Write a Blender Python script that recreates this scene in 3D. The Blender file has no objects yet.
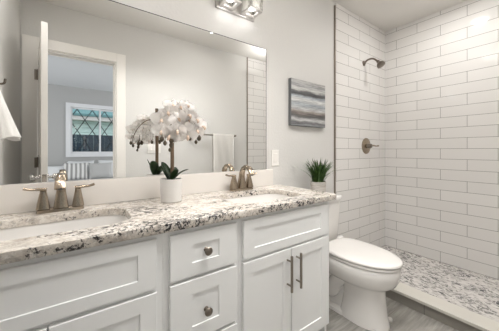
import bpy, bmesh, math, random
from mathutils import Vector, Matrix
random.seed(7)
S = bpy.context.scene
COL = S.collection
PI = math.pi

# ------------------------------------------------------------ camera, world, lights, exposure
cam = bpy.data.cameras.new('camera')
cam.sensor_width = 36.0
cam.lens = 36.0 * 243.4 / 499
cam.shift_y = -14.9 / 499
cam.clip_start = 0.02
camo = bpy.data.objects.new('camera', cam)
COL.objects.link(camo)
camo.location = (0, 0, 1.13)
camo.rotation_euler = (PI / 2, 0, -math.radians(35.793))
S.camera = camo

S.view_settings.view_transform = 'Standard'
S.view_settings.look = 'None'
S.view_settings.gamma = 1.0
S.view_settings.use_curve_mapping = False
S.view_settings.exposure = 0.0

W = bpy.data.worlds.new('sky')
S.world = W
W.use_nodes = True
wb = W.node_tree.nodes['Background']
wb.inputs[0].default_value = (0.90, 0.95, 1.0, 1)
wb.inputs[1].default_value = 2.0


def lamp(name, kind, loc, energy, color, size=0.1, rot=(0, 0, 0), sy=None):
    l = bpy.data.lights.new(name, kind)
    l.energy = energy
    l.color = color
    if kind == 'AREA':
        if sy:
            l.shape = 'RECTANGLE'
            l.size_y = sy
        else:
            l.shape = 'DISK'
        l.size = size
    else:
        l.shadow_soft_size = size
    o = bpy.data.objects.new(name, l)
    o.location = loc
    o.rotation_euler = rot
    COL.objects.link(o)
    return o


WARM = (1.0, 0.985, 0.97)
COOL = (0.97, 0.985, 1.0)
DOWNLIGHTS = [(2.45, 0.67), (-0.12, 0.80), (1.30, 0.30)]
lamp('downlight_lamp', 'AREA', (2.45, 0.67, 2.50), 6, WARM, 0.10)
lamp('downlight_lamp', 'AREA', (-0.12, 0.80, 2.50), 4, WARM, 0.13)  # added out of view to lighten the left wall and its towel
lamp('downlight_lamp', 'AREA', (1.30, 0.30, 2.50), 2, WARM, 0.13)  # added out of view as extra room light
pl = lamp('ceiling_fill_lamp', 'AREA', (0.85, 0.46, 2.50), 17, WARM, 1.2, (0, 0, 0), 0.34)  # soft fill added to brighten the cabinets, has no fixture
pl.data.spread = math.radians(115)
lamp('ceiling_bounce_lamp', 'AREA', (0.9, 0.75, 2.30), 7, WARM, 0.4, (PI, 0, 0))  # added uplight standing for bounce off the ceiling, has no fixture
lamp('ceiling_bounce_lamp', 'AREA', (2.2, 0.30, 2.30), 4, WARM, 0.3, (PI, 0, 0))  # second added uplight towards the shower, also without a fixture
lamp('bedroom_side_fill', 'AREA', (3.3, -2.0, 1.5), 55, COOL, 1.6, (0, PI / 2, 0), 1.3)  # added fill for the bedroom, no window on this side
lamp('bedroom_side_fill', 'AREA', (-2.4, -2.0, 1.5), 40, COOL, 1.6, (0, -PI / 2, 0), 1.3)  # added fill from the opposite side, likewise without a window
S.cycles.max_bounces = 16
S.cycles.diffuse_bounces = 9

# ------------------------------------------------------------ material helpers


def mat(name, col, rough=0.5, metal=0.0, coat=0.0, spec=None):
    m = bpy.data.materials.new(name)
    m.use_nodes = True
    b = m.node_tree.nodes['Principled BSDF']
    b.inputs['Base Color'].default_value = (*col, 1)
    b.inputs['Roughness'].default_value = rough
    b.inputs['Metallic'].default_value = metal
    b.inputs['Coat Weight'].default_value = coat
    if spec is not None:
        b.inputs['Specular IOR Level'].default_value = spec
    return m


class NT:
    def __init__(s, m):
        s.t = m.node_tree
        s.b = s.t.nodes['Principled BSDF']

    def n(s, typ, **kw):
        x = s.t.nodes.new(typ)
        for k, v in kw.items():
            if k.startswith('_'):
                x.inputs[k[1:].replace('_', ' ')].default_value = v
            else:
                setattr(x, k, v)
        return x

    def l(s, a, ao, b, bi):
        s.t.links.new(a.outputs[ao], b.inputs[bi])

    def coord(s, scale=(1, 1, 1), loc=(0, 0, 0), rot=(0, 0, 0)):
        c = s.n('ShaderNodeTexCoord')
        m = s.n('ShaderNodeMapping')
        m.inputs['Scale'].default_value = scale
        m.inputs['Location'].default_value = loc
        m.inputs['Rotation'].default_value = rot
        s.l(c, 'Object', m, 'Vector')
        return m

    def noise(s, vec, scale, detail=4, rough=0.5):
        x = s.n('ShaderNodeTexNoise')
        x.inputs['Scale'].default_value = scale
        x.inputs['Detail'].default_value = detail
        x.inputs['Roughness'].default_value = rough
        s.l(vec, 0, x, 'Vector')
        return x

    def ramp(s, src, out, stops, interp='LINEAR'):
        r = s.n('ShaderNodeValToRGB')
        r.color_ramp.interpolation = interp
        e = r.color_ramp.elements
        while len(e) < len(stops):
            e.new(0.5)
        for el, (p, c) in zip(e, stops):
            el.position = p
            el.color = (*c, 1) if len(c) == 3 else c
        s.l(src, out, r, 0)
        return r

    def mix(s, fac, a, b, mode='MIX'):
        m = s.n('ShaderNodeMix', data_type='RGBA', blend_type=mode)
        for idx, v in ((0, fac), (6, a), (7, b)):
            if isinstance(v, tuple) and not isinstance(v[0], (int, float)):
                s.t.links.new(v[0].outputs[v[1]], m.inputs[idx])
            elif isinstance(v, tuple):
                m.inputs[idx].default_value = (*v, 1)
            else:
                m.inputs[idx].default_value = v
        return m

    def bump(s, src, out, strength=0.2, dist=0.002):
        b = s.n('ShaderNodeBump')
        b.inputs['Strength'].default_value = strength
        b.inputs['Distance'].default_value = dist
        s.l(src, out, b, 'Height')
        s.l(b, 0, s.b, 'Normal')
        return b


def g(v):
    return (v, v, v)


def paint(name, col, rough=0.6, bump=0.25, scale=70):
    m = mat(name, col, rough)
    t = NT(m)
    n = t.noise(t.coord(), scale, 3)
    t.bump(n, 'Fac', bump, 0.003)
    return m


M = {}
M['wall'] = paint('orange_peel_wall_paint', (0.63, 0.62, 0.60), 0.55, 0.45, 60)
M['ceiling'] = paint('ceiling_paint', (0.74, 0.72, 0.69), 0.7, 0.35, 60)
M['trimwhite'] = mat('white_trim_paint', (0.80, 0.775, 0.74), 0.35)
M['bedwall'] = paint('bedroom_grey_paint', (0.48, 0.48, 0.475), 0.7, 0.2)
M['bedceil'] = paint('bedroom_ceiling_paint', (0.72, 0.74, 0.76), 0.8, 0.2)
M['cabinet'] = paint('white_cabinet_lacquer', (0.77, 0.775, 0.77), 0.38, 0.02, 200)
M['porcelain'] = mat('glazed_porcelain', (0.73, 0.71, 0.685), 0.12, 0, 0.4)
M['seat'] = mat('toilet_seat_plastic', (0.70, 0.68, 0.655), 0.25)
M['nickel'] = mat('brushed_nickel', (0.37, 0.305, 0.235), 0.26, 1.0)
M['darknickel'] = mat('aged_nickel', (0.22, 0.19, 0.16), 0.28, 1.0)
M['fixture'] = mat('satin_fixture_metal', (0.55, 0.53, 0.51), 0.42, 0.85)
M['pull'] = mat('satin_nickel_pull', (0.31, 0.275, 0.235), 0.3, 1.0)
M['chrome'] = mat('chrome', (0.72, 0.70, 0.68), 0.12, 1.0)
M['bronze'] = mat('bronze_edge_trim', (0.27, 0.235, 0.20), 0.4, 0.6)
M['mirror'] = mat('mirror_silver', (0.90, 0.905, 0.895), 0.0, 1.0)
M['mirroredge'] = mat('mirror_edge_dark', (0.02, 0.02, 0.02), 0.4)
M['backsplash'] = mat('cream_backsplash_stone', (0.76, 0.725, 0.685), 0.25)
M['dark'] = mat('dark_gap', (0.05, 0.05, 0.05), 0.6)
M['plate'] = mat('white_plastic_plate', (0.80, 0.785, 0.75), 0.35)
M['bulb'] = mat('frosted_bulb', (1, 1, 1), 0.5)
b = M['bulb'].node_tree.nodes['Principled BSDF']
b.inputs['Emission Color'].default_value = (1, 0.94, 0.86, 1)
b.inputs['Emission Strength'].default_value = 4
M['diffuser'] = mat('downlight_diffuser', (1, 1, 1), 0.5)
b = M['diffuser'].node_tree.nodes['Principled BSDF']
b.inputs['Emission Color'].default_value = (1, 0.95, 0.88, 1)
b.inputs['Emission Strength'].default_value = 22


def glass_mat(name, tint=(0.96, 0.97, 0.97), refl=0.10, rough=0.02):
    m = bpy.data.materials.new(name)
    m.use_nodes = True
    t = m.node_tree
    t.nodes.clear()
    o = t.nodes.new('ShaderNodeOutputMaterial')
    tr = t.nodes.new('ShaderNodeBsdfTransparent')
    tr.inputs[0].default_value = (*tint, 1)
    gl = t.nodes.new('ShaderNodeBsdfGlossy')
    gl.inputs['Roughness'].default_value = rough
    mx = t.nodes.new('ShaderNodeMixShader')
    fr = t.nodes.new('ShaderNodeFresnel')
    fr.inputs[0].default_value = 1.45 + refl
    t.links.new(fr.outputs[0], mx.inputs[0])
    t.links.new(tr.outputs[0], mx.inputs[1])
    t.links.new(gl.outputs[0], mx.inputs[2])
    t.links.new(mx.outputs[0], o.inputs[0])
    return m


M['glass'] = glass_mat('clear_glass')
M['crystal'] = glass_mat('ribbed_crystal_glass', (0.95, 0.95, 0.94), 0.2, 0.15)
t_ = M['crystal'].node_tree
base_ = [n for n in t_.nodes if n.type == 'MIX_SHADER'][0]
out_ = [n for n in t_.nodes if n.type == 'OUTPUT_MATERIAL'][0]


def translucent_mix(t, front, out, fac, col):
    tl = t.nodes.new('ShaderNodeBsdfTranslucent')
    tl.inputs[0].default_value = (*col, 1)
    mx = t.nodes.new('ShaderNodeMixShader')
    mx.inputs[0].default_value = fac
    t.links.new(front.outputs[0], mx.inputs[1])
    t.links.new(tl.outputs[0], mx.inputs[2])
    t.links.new(mx.outputs[0], out.inputs[0])


translucent_mix(t_, base_, out_, 0.35, (0.95, 0.94, 0.92))

# wall tile: long white tiles in running bond, slightly wavy glaze


def tile_mat(name, axis, off):
    m = mat(name, (0.78, 0.755, 0.73), 0.08)
    t = NT(m)
    c = t.n('ShaderNodeTexCoord')
    sp = t.n('ShaderNodeSeparateXYZ')
    t.l(c, 'Object', sp, 0)
    cb = t.n('ShaderNodeCombineXYZ')
    t.l(sp, axis, cb, 0)
    t.l(sp, 'Z', cb, 1)
    mp = t.n('ShaderNodeMapping')
    mp.inputs['Location'].default_value = (off, -(1.149 - 11 * 0.1031) + 0.1031 * 2, 0)
    t.l(cb, 0, mp, 0)
    br = t.n('ShaderNodeTexBrick', offset=0.5, offset_frequency=2, squash=1)
    br.inputs['Scale'].default_value = 1
    br.inputs['Mortar Size'].default_value = 0.0016
    br.inputs['Mortar Smooth'].default_value = 0.15
    br.inputs['Brick Width'].default_value = 0.41
    br.inputs['Row Height'].default_value = 0.1031
    br.inputs['Color1'].default_value = (0.75, 0.735, 0.715, 1)
    br.inputs['Color2'].default_value = (0.72, 0.705, 0.685, 1)
    br.inputs['Mortar'].default_value = (0.13, 0.12, 0.11, 1)
    t.l(mp, 0, br, 'Vector')
    t.l(br, 'Color', t.b, 'Base Color')
    n = t.noise(c, 6, 2)
    t.t.links.new(c.outputs['Object'], n.inputs['Vector'])
    n2 = t.noise(c, 30, 2)
    t.t.links.new(c.outputs['Object'], n2.inputs['Vector'])
    inv = t.n('ShaderNodeMath', operation='MULTIPLY_ADD')
    inv.inputs[1].default_value = -0.5
    t.l(br, 'Fac', inv, 0)
    t.l(n, 'Fac', inv, 2)
    ad = t.n('ShaderNodeMath', operation='MULTIPLY_ADD')
    ad.inputs[1].default_value = 0.12
    t.l(n2, 'Fac', ad, 0)
    t.l(inv, 0, ad, 2)
    t.bump(ad, 0, 0.18, 0.004)
    r = t.ramp(br, 'Fac', [(0, g(0.07)), (1, g(0.7))])
    t.l(r, 0, t.b, 'Roughness')
    return m


M['tile_y'] = tile_mat('white_wall_tile_side', 'Y', -0.655 + 0.41 * 4)
M['tile_x'] = tile_mat('white_wall_tile_back', 'X', -2.22 + 0.41 * 8)

# granite countertop


def granite(name, dark=0.0):
    m = mat(name, (0.7, 0.66, 0.6), 0.12)
    t = NT(m)
    c = t.coord(rot=(0.3, 0.2, 0.5))
    cs = t.coord(scale=(0.9, 1.7, 1.7), rot=(0, 0, 0.35))
    base = t.ramp(t.noise(c, 24, 8, 0.7), 'Fac', [(0.36, (0.42, 0.375, 0.33)), (0.47, (0.64, 0.585, 0.52)), (0.60, (0.76, 0.72, 0.66))])
    grey = t.ramp(t.noise(cs, 26, 10, 0.78), 'Fac', [(0.515, g(0)), (0.585, g(0.7))])
    m1 = t.mix((grey, 0), (base, 0), (0.33, 0.31, 0.285))
    grey2 = t.ramp(t.noise(c, 75, 6, 0.75), 'Fac', [(0.50, g(0)), (0.58, g(0.7))])
    m2 = t.mix((grey2, 0), (m1, 2), (0.50, 0.45, 0.40))
    reg = t.ramp(t.noise(cs, 5, 3, 0.6), 'Fac', [(0.42, g(-0.0)), (0.66, g(0.12))])
    n_ = t.noise(c, 58, 9, 0.8)
    ad = t.n('ShaderNodeMath', operation='ADD')
    t.l(n_, 'Fac', ad, 0)
    t.l(reg, 0, ad, 1)
    blk = t.ramp(ad, 0, [(0.60, g(0)), (0.63, g(1))])
    m3 = t.mix((blk, 0), (m2, 2), (0.035, 0.032, 0.033))
    wht = t.ramp(t.noise(c, 90, 4, 0.6), 'Fac', [(0.58, g(0)), (0.66, g(0.7))])
    m4 = t.mix((wht, 0), (m3, 2), (0.82, 0.79, 0.75))
    t.l(m4, 2, t.b, 'Base Color')
    return m


M['granite'] = granite('speckled_granite', 0.0)


def floor_tile():
    m = mat('grey_streaked_floor_tile', (0.4, 0.37, 0.34), 0.38)
    t = NT(m)
    c = t.coord(rot=(0, 0, 0))
    cs = t.coord(scale=(1.4, 11, 1))
    cs2 = t.coord(scale=(3, 40, 1))
    a = t.ramp(t.noise(cs, 2.2, 6, 0.6), 'Fac', [(0.3, (0.205, 0.195, 0.175)), (0.5, (0.27, 0.258, 0.235)), (0.72, (0.36, 0.347, 0.32))])
    b2 = t.ramp(t.noise(cs2, 2, 3, 0.6), 'Fac', [(0.35, g(0.82)), (0.65, g(1.1))])
    mm = t.mix(1.0, (a, 0), (b2, 0), 'MULTIPLY')
    br = t.n('ShaderNodeTexBrick', offset=0.33, offset_frequency=2)
    br.inputs['Scale'].default_value = 1
    br.inputs['Mortar Size'].default_value = 0.002
    br.inputs['Brick Width'].default_value = 0.61
    br.inputs['Row Height'].default_value = 0.305
    mp = t.coord(loc=(0.2, 0.12, 0))
    t.l(mp, 0, br, 'Vector')
    m2 = t.mix((br, 'Fac'), (mm, 2), (0.21, 0.19, 0.17))
    t.l(m2, 2, t.b, 'Base Color')
    return m


M['floor'] = floor_tile()


def pebble():
    m = mat('pebble_stone_mosaic', (0.6, 0.6, 0.58), 0.25)
    t = NT(m)
    nz = t.noise(t.coord(), 9, 3)
    c = t.coord(scale=(1.0, 0.62, 1))
    add = t.n('ShaderNodeVectorMath', operation='MULTIPLY_ADD')
    add.inputs[1].default_value = (0.07, 0.07, 0)
    t.l(nz, 'Color', add, 0)
    t.l(c, 0, add, 2)
    v = t.n('ShaderNodeTexVoronoi', feature='F1')
    v.inputs['Scale'].default_value = 62
    t.l(add, 0, v, 'Vector')
    sp = t.n('ShaderNodeSeparateColor')
    t.l(v, 'Color', sp, 0)
    big = t.noise(t.coord(scale=(1.6, 0.8, 1), rot=(0, 0, 0.3)), 5, 3, 0.6)
    sm = t.n('ShaderNodeMath', operation='MULTIPLY_ADD')
    sm.inputs[1].default_value = 1.3
    t.l(big, 'Fac', sm, 0)
    t.l(sp, 0, sm, 2)
    dv = t.n('ShaderNodeMath', operation='MULTIPLY')
    dv.inputs[1].default_value = 0.5
    t.l(sm, 0, dv, 0)
    r = t.ramp(dv, 0, [(0.34, (0.68, 0.65, 0.63)), (0.48, (0.55, 0.52, 0.50)), (0.60, (0.37, 0.352, 0.335)), (0.71, (0.24, 0.23, 0.22)), (0.86, (0.09, 0.09, 0.095))], 'LINEAR')
    e = t.n('ShaderNodeTexVoronoi', feature='DISTANCE_TO_EDGE')
    e.inputs['Scale'].default_value = 62
    t.l(add, 0, e, 'Vector')
    er = t.ramp(e, 'Distance', [(0.03, g(1)), (0.10, g(0))])
    mm = t.mix((er, 0), (r, 0), (0.66, 0.64, 0.615))
    t.l(mm, 2, t.b, 'Base Color')
    t.bump(e, 'Distance', 0.3, 0.004)
    return m


M['pebble'] = pebble()
M['curbstone'] = paint('beige_curb_stone', (0.56, 0.54, 0.49), 0.3, 0.02)
M['curbface'] = paint('grey_curb_tile', (0.23, 0.215, 0.19), 0.4, 0.05)
M['terry'] = paint('white_terry_cloth', (0.90, 0.885, 0.86), 0.95, 0.9, 260)
M['petal'] = mat('orchid_petal', (0.97, 0.955, 0.94), 0.7, spec=0.2)
M['petal'].node_tree.nodes['Principled BSDF'].inputs['Subsurface Weight'].default_value = 0.35
M['petal'].node_tree.nodes['Principled BSDF'].inputs['Subsurface Radius'].default_value = (0.01, 0.01, 0.01)
M['petal'].node_tree.nodes['Principled BSDF'].inputs['Subsurface Scale'].default_value = 1.0
M['lip'] = mat('orchid_lip', (0.70, 0.55, 0.45), 0.9, spec=0.1)
M['bud'] = mat('dark_orchid_bud', (0.085, 0.065, 0.04), 0.5)
M['leaf'] = mat('dark_green_leaf', (0.028, 0.062, 0.022), 0.32)
M['stake'] = paint('brown_stake', (0.15, 0.10, 0.06), 0.7, 0.4)
M['potwhite'] = paint('white_ceramic_pot', (0.76, 0.74, 0.715), 0.4, 0.15, 120)
M['moss'] = paint('dark_moss', (0.06, 0.055, 0.03), 0.95, 1.0, 150)


def wood_grey():
    m = mat('whitewashed_wood_pot', (0.5, 0.46, 0.42), 0.75)
    t = NT(m)
    a = t.ramp(t.noise(t.coord(scale=(1, 1, 7)), 14, 5, 0.7), 'Fac', [(0.35, (0.33, 0.30, 0.265)), (0.65, (0.54, 0.51, 0.475))])
    t.l(a, 0, t.b, 'Base Color')
    return m


M['potwood'] = wood_grey()


def grass():
    m = mat('green_grass_blade', (0.05, 0.13, 0.03), 0.45)
    t = NT(m)
    a = t.ramp(t.noise(t.coord(), 30, 3, 0.7), 'Fac', [(0.35, (0.028, 0.075, 0.018)), (0.65, (0.15, 0.27, 0.07))])
    t.l(a, 0, t.b, 'Base Color')
    return m


M['grass'] = grass()


def painting():
    m = mat('abstract_striped_paint', (0.5, 0.5, 0.5), 0.6)
    t = NT(m)
    # object origin at canvas centre; height about 0.39
    c = t.n('ShaderNodeTexCoord')
    sp = t.n('ShaderNodeSeparateXYZ')
    t.l(c, 'Object', sp, 0)
    wob = t.noise(t.coord(scale=(4, 1, 9)), 1.6, 3)
    ma = t.n('ShaderNodeMath', operation='MULTIPLY_ADD')
    ma.inputs[1].default_value = 0.05
    t.l(wob, 'Fac', ma, 0)
    t.l(sp, 'Z', ma, 2)
    mr = t.n('ShaderNodeMapRange')
    mr.inputs['From Min'].default_value = -0.17
    mr.inputs['From Max'].default_value = 0.22
    t.l(ma, 0, mr, 0)
    dk = (0.075, 0.075, 0.08)
    r = t.ramp(mr, 0, [(0.0, (0.30, 0.31, 0.32)), (0.08, (0.13, 0.13, 0.135)), (0.15, (0.56, 0.56, 0.55)), (0.22, (0.10, 0.10, 0.10)), (0.275, (0.14, 0.12, 0.11)),
                       (0.32, (0.36, 0.32, 0.29)), (0.40, (0.50, 0.51, 0.51)), (0.48, (0.33, 0.36, 0.39)), (0.56, (0.62, 0.62, 0.60)),
                       (0.625, (0.42, 0.46, 0.49)), (0.68, dk), (0.735, (0.11, 0.11, 0.115)), (0.78, (0.55, 0.55, 0.53)), (0.88, (0.38, 0.38, 0.385)), (1.0, (0.50, 0.49, 0.47))])
    st = t.ramp(t.noise(t.coord(scale=(3, 1, 60)), 1.5, 6, 0.7), 'Fac', [(0.32, g(0.35)), (0.5, g(0.85)), (0.68, g(1.25))])
    mm = t.mix(1.0, (r, 0), (st, 0), 'MULTIPLY')
    t.l(mm, 2, t.b, 'Base Color')
    return m


M['painting'] = painting()
M['canvasside'] = mat('canvas_side', (0.13, 0.135, 0.14), 0.8)


def stripes():
    m = mat('striped_pillow_cloth', (0.7, 0.7, 0.72), 0.9)
    t = NT(m)
    w = t.n('ShaderNodeTexWave', wave_type='BANDS', bands_direction='X')
    w.inputs['Scale'].default_value = 4.2
    w.inputs['Distortion'].default_value = 0.6
    t.l(t.coord(), 0, w, 0)
    a = t.ramp(w, 'Fac', [(0.35, (0.36, 0.355, 0.345)), (0.6, (0.84, 0.83, 0.815))])
    t.l(a, 0, t.b, 'Base Color')
    return m


M['stripe'] = stripes()
M['pillowgrey'] = paint('grey_pillow_cloth', (0.53, 0.525, 0.515), 0.9, 0.5, 90)
M['pillowwhite'] = paint('white_pillow_cloth', (0.82, 0.83, 0.84), 0.9, 0.3, 40)
M['duvet'] = paint('white_duvet', (0.75, 0.76, 0.78), 0.9, 0.4, 12)
M['headboard'] = mat('grey_headboard', (0.3, 0.29, 0.28), 0.8)
M['carpet'] = paint('bedroom_carpet', (0.42, 0.39, 0.36), 0.95, 0.8, 120)
M['lead'] = mat('dark_lattice_bar', (0.06, 0.065, 0.075), 0.5)
M['sash'] = mat('white_vinyl_sash', (0.85, 0.86, 0.88), 0.4)
M['siding'] = mat('pale_mint_siding', (0.66, 0.82, 0.79), 0.7)
M['fence'] = mat('navy_fence', (0.03, 0.05, 0.075), 0.7)
M['roof'] = mat('teal_roof', (0.12, 0.25, 0.26), 0.7)
M['lawn'] = mat('lawn', (0.08, 0.12, 0.05), 0.9)
M['pinkwall'] = mat('pale_masonry', (0.66, 0.62, 0.60), 0.8)

pt_ = M['petal'].node_tree
translucent_mix(pt_, pt_.nodes['Principled BSDF'], [n for n in pt_.nodes if n.type == 'OUTPUT_MATERIAL'][0], 0.4, (0.95, 0.93, 0.91))

# ------------------------------------------------------------ mesh helpers


def link(name, bm, m, parent=None, loc=None, smooth=False, autosmooth=None):
    me = bpy.data.meshes.new(name)
    bmesh.ops.recalc_face_normals(bm, faces=bm.faces)
    bm.to_mesh(me)
    bm.free()
    for mm in (m if isinstance(m, (list, tuple)) else [m]):
        me.materials.append(mm)
    if smooth:
        for p in me.polygons:
            p.use_smooth = True
        if autosmooth:
            try:
                me.set_sharp_from_angle(angle=math.radians(autosmooth))
            except Exception:
                pass
    o = bpy.data.objects.new(name, me)
    COL.objects.link(o)
    if loc is not None:                      # mesh coordinates are world: move the origin
        me.transform(Matrix.Translation(-Vector(loc)))
        o.location = loc
    if parent is not None:
        o.parent = parent
        if loc is None:
            me.transform(Matrix.Translation(-parent_world(parent)))
        else:
            o.location = Vector(loc) - parent_world(parent)
    return o


def parent_world(p):
    v = Vector(p.location)
    while p.parent is not None:
        p = p.parent
        v += Vector(p.location)
    return v


def thing(name, label, cat, loc, group=None):
    o = bpy.data.objects.new(name, None)
    o.empty_display_size = 0.05
    COL.objects.link(o)
    o.location = loc
    return tag(o, label, cat, group)


def tag(o, label, cat, group=None):
    o['label'] = label
    o['category'] = cat
    if group:
        o['group'] = group
    return o


def struct(name, bm, m, **kw):
    o = link(name, bm, m, **kw)
    if o.parent is None:
        o['kind'] = 'structure'
    return o


def box(bm, x0, x1, y0, y1, z0, z1, bev=0.0, seg=2):
    r = bmesh.ops.create_cube(bm, size=1)
    vs = r['verts']
    for v in vs:
        v.co = Vector(((x0 + x1) / 2 + v.co.x * (x1 - x0), (y0 + y1) / 2 + v.co.y * (y1 - y0), (z0 + z1) / 2 + v.co.z * (z1 - z0)))
    if bev:
        es = list({e for v in vs for e in v.link_edges})
        bmesh.ops.bevel(bm, geom=es, offset=bev, segments=seg, profile=0.5, affect='EDGES')
    return bm


def B(*a, **k):
    bm = bmesh.new()
    if isinstance(a[0], (list, tuple)):
        for q in a:
            box(bm, *q, **k)
    else:
        box(bm, *a, **k)
    return bm


def loft(bm, rings, cap0=True, cap1=True, closed=True):
    vr = [[bm.verts.new(p) for p in r] for r in rings]
    n = len(vr[0])
    for i in range(len(vr) - 1):
        for j in range(n if closed else n - 1):
            k = (j + 1) % n
            try:
                bm.faces.new((vr[i][j], vr[i][k], vr[i + 1][k], vr[i + 1][j]))
            except ValueError:
                pass
    if cap0:
        bm.faces.new(vr[0][::-1])
    if cap1:
        bm.faces.new(vr[-1])
    return bm


def ring(c, r, n=16, ax='z', rx=None, ry=None):
    out = []
    rx = rx or r
    ry = ry or r
    for i in range(n):
        a = 2 * PI * i / n
        u, v = rx * math.cos(a), ry * math.sin(a)
        d = {'z': (u, v, 0), 'x': (0, u, v), 'y': (u, 0, v)}[ax]
        out.append(Vector(c) + Vector(d))
    return out


def lathe(bm, c, prof, n=24, ax='z'):
    """prof: list of (radius, distance along the axis)"""
    rs = []
    for r, h in prof:
        o = {'z': (0, 0, h), 'x': (h, 0, 0), 'y': (0, h, 0)}[ax]
        rs.append(ring(Vector(c) + Vector(o), max(r, 1e-4), n, ax))
    return loft(bm, rs)


def smooth_path(pts, sub=6):
    P = [Vector(p) for p in pts]
    P = [2 * P[0] - P[1]] + P + [2 * P[-1] - P[-2]]
    out = []
    for i in range(1, len(P) - 2):
        for k in range(sub):
            t = k / sub
            a, b_, c, d = P[i - 1], P[i], P[i + 1], P[i + 2]
            out.append(0.5 * ((2 * b_) + (-a + c) * t + (2 * a - 5 * b_ + 4 * c - d) * t * t + (-a + 3 * b_ - 3 * c + d) * t ** 3))
    out.append(P[-2])
    return out


def tube(bm, pts, r, n=10, sub=6, flat=1.0):
    """r: a number or list of radii along pts"""
    path = smooth_path(pts, sub) if sub > 1 else [Vector(p) for p in pts]
    m = len(path)
    rings = []
    up = Vector((0, 0, 1))
    prev = None
    for i, p in enumerate(path):
        t = (path[min(i + 1, m - 1)] - path[max(i - 1, 0)]).normalized()
        if prev is None:
            ref = up if abs(t.z) < 0.9 else Vector((1, 0, 0))
            u = t.cross(ref).normalized()
        else:
            u = (prev - t * prev.dot(t)).normalized()
        prev = u
        w = t.cross(u)
        if isinstance(r, (list, tuple)):
            f = i / (m - 1) * (len(r) - 1)
            k = min(int(f), len(r) - 2)
            rr = r[k] + (r[k + 1] - r[k]) * (f - k)
        else:
            rr = r
        rings.append([p + (u * math.cos(2 * PI * j / n) + w * flat * math.sin(2 * PI * j / n)) * rr for j in range(n)])
    return loft(bm, rings)


def rrect(cx, cy, z, hx, hy, rad, n=6):
    out = []
    for (sx, sy, a0) in ((1, 1, 0), (-1, 1, PI / 2), (-1, -1, PI), (1, -1, 3 * PI / 2)):
        for i in range(n + 1):
            a = a0 + PI / 2 * i / n
            out.append(Vector((cx + sx * (hx - rad) + rad * math.cos(a), cy + sy * (hy - rad) + rad * math.sin(a), z)))
    return out


def copy_tree(o, parent=None):
    c = o.copy()
    COL.objects.link(c)
    c.parent = parent
    for ch in list(o.children):
        copy_tree(ch, c)
    return c


# ------------------------------------------------------------ the room shell
CZ = 2.53
YB = 1.40           # vanity / shower-head wall
YF = -0.20          # wall with the bedroom doorway
XL = -0.392
XR = 2.978
struct('wall_back', B(XL - 0.1, XR + 0.1, YB, YB + 0.1, -0.05, CZ), M['wall'])
struct('wall_left', B(XL - 0.1, XL, YF - 0.1, YB, -0.05, CZ), M['wall'])
struct('wall_right', B(XR, XR + 0.1, YF - 0.1, YB, -0.05, CZ), M['tile_y'])
DX0, DX1, DZ = -0.275, 0.372, 2.085
struct('wall_front', B((XL, DX0, YF - 0.05, YF, 0, CZ), (DX1, XR, YF - 0.05, YF, 0, CZ), (DX0, DX1, YF - 0.05, YF, DZ, CZ)), M['wall'])
struct('wall_bedroom_side', B((-2.6, DX0, YF - 0.11, YF - 0.05, 0, CZ), (DX1, 3.6, YF - 0.11, YF - 0.05, 0, CZ), (DX0, DX1, YF - 0.11, YF - 0.05, DZ, CZ)), M['bedwall'])
struct('ceiling', B(XL - 0.1, XR + 0.1, YF - 0.05, YB + 0.1, CZ, CZ + 0.08), M['ceiling'])
struct('floor', B(XL - 0.1, 1.97, YF - 0.05, YB, -0.05, 0), M['floor'])
struct('floor_shower', B(1.97, XR, YF, YB, -0.05, 0.012), M['pebble'])
struct('wall_shower_back', B(2.006, XR, YB - 0.008, YB, 0, CZ), M['tile_x'])
struct('wall_shower_front', B(2.116, XR, YF, YF + 0.008, 0, CZ), M['tile_x'])
# bronze edge profiles where the tile stops
struct('trim_1', B(1.992, 2.007, YB - 0.013, YB, 0.092, CZ - 0.03), M['bronze'])
struct('trim_2', B(2.103, 2.117, YF, YF + 0.013, 0.092, CZ), M['bronze'])
# narrow joint where the wall meets the ceiling in the shower
# curb: grey tiled face, beige stone cap
curb = struct('trim_3', B(1.958, 2.072, YF + 0.002, YB - 0.009, 0.0, 0.072), M['curbface'])
link('curb_cap', B(1.945, 2.085, YF + 0.002, YB - 0.009, 0.072, 0.092, bev=0.002), M['curbstone'], curb)
link('tile_joint', B((1.9572, 1.958, 0.655, 0.658, 0, 0.072), (1.9572, 1.958, 0.045, 0.048, 0, 0.072)), M['dark'], curb)
struct('baseboard_back', B(1.24, 1.955, YB - 0.014, YB, 0, 0.09), M['trimwhite'])
struct('baseboard_front', B(0.47, 1.955, YF, YF + 0.014, 0, 0.09), M['trimwhite'])

# bedroom shell
BY = -3.82
struct('floor_bedroom', B(-2.6, 3.6, BY - 0.1, YF - 0.05, -0.05, 0), M['carpet'])
struct('ceiling_bedroom', B(-2.6, 3.6, BY - 0.1, YF - 0.05, CZ, CZ + 0.08), M['bedceil'])
struct('wall_bedroom_left', B(-2.7, -2.6, BY - 0.1, YF - 0.05, 0, CZ), M['bedwall'])
struct('wall_bedroom_right', B(3.6, 3.7, BY - 0.1, YF - 0.05, 0, CZ), M['bedwall'])
WX0, WX1, WZ0, WZ1 = -0.06, 1.04, 1.075, 2.09
struct('wall_bedroom_back', B((-2.6, WX0, BY - 0.1, BY, 0, CZ), (WX1, 3.6, BY - 0.1, BY, 0, CZ), (WX0, WX1, BY - 0.1, BY, 0, WZ0), (WX0, WX1, BY - 0.1, BY, WZ1, CZ)), M['bedwall'])

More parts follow.
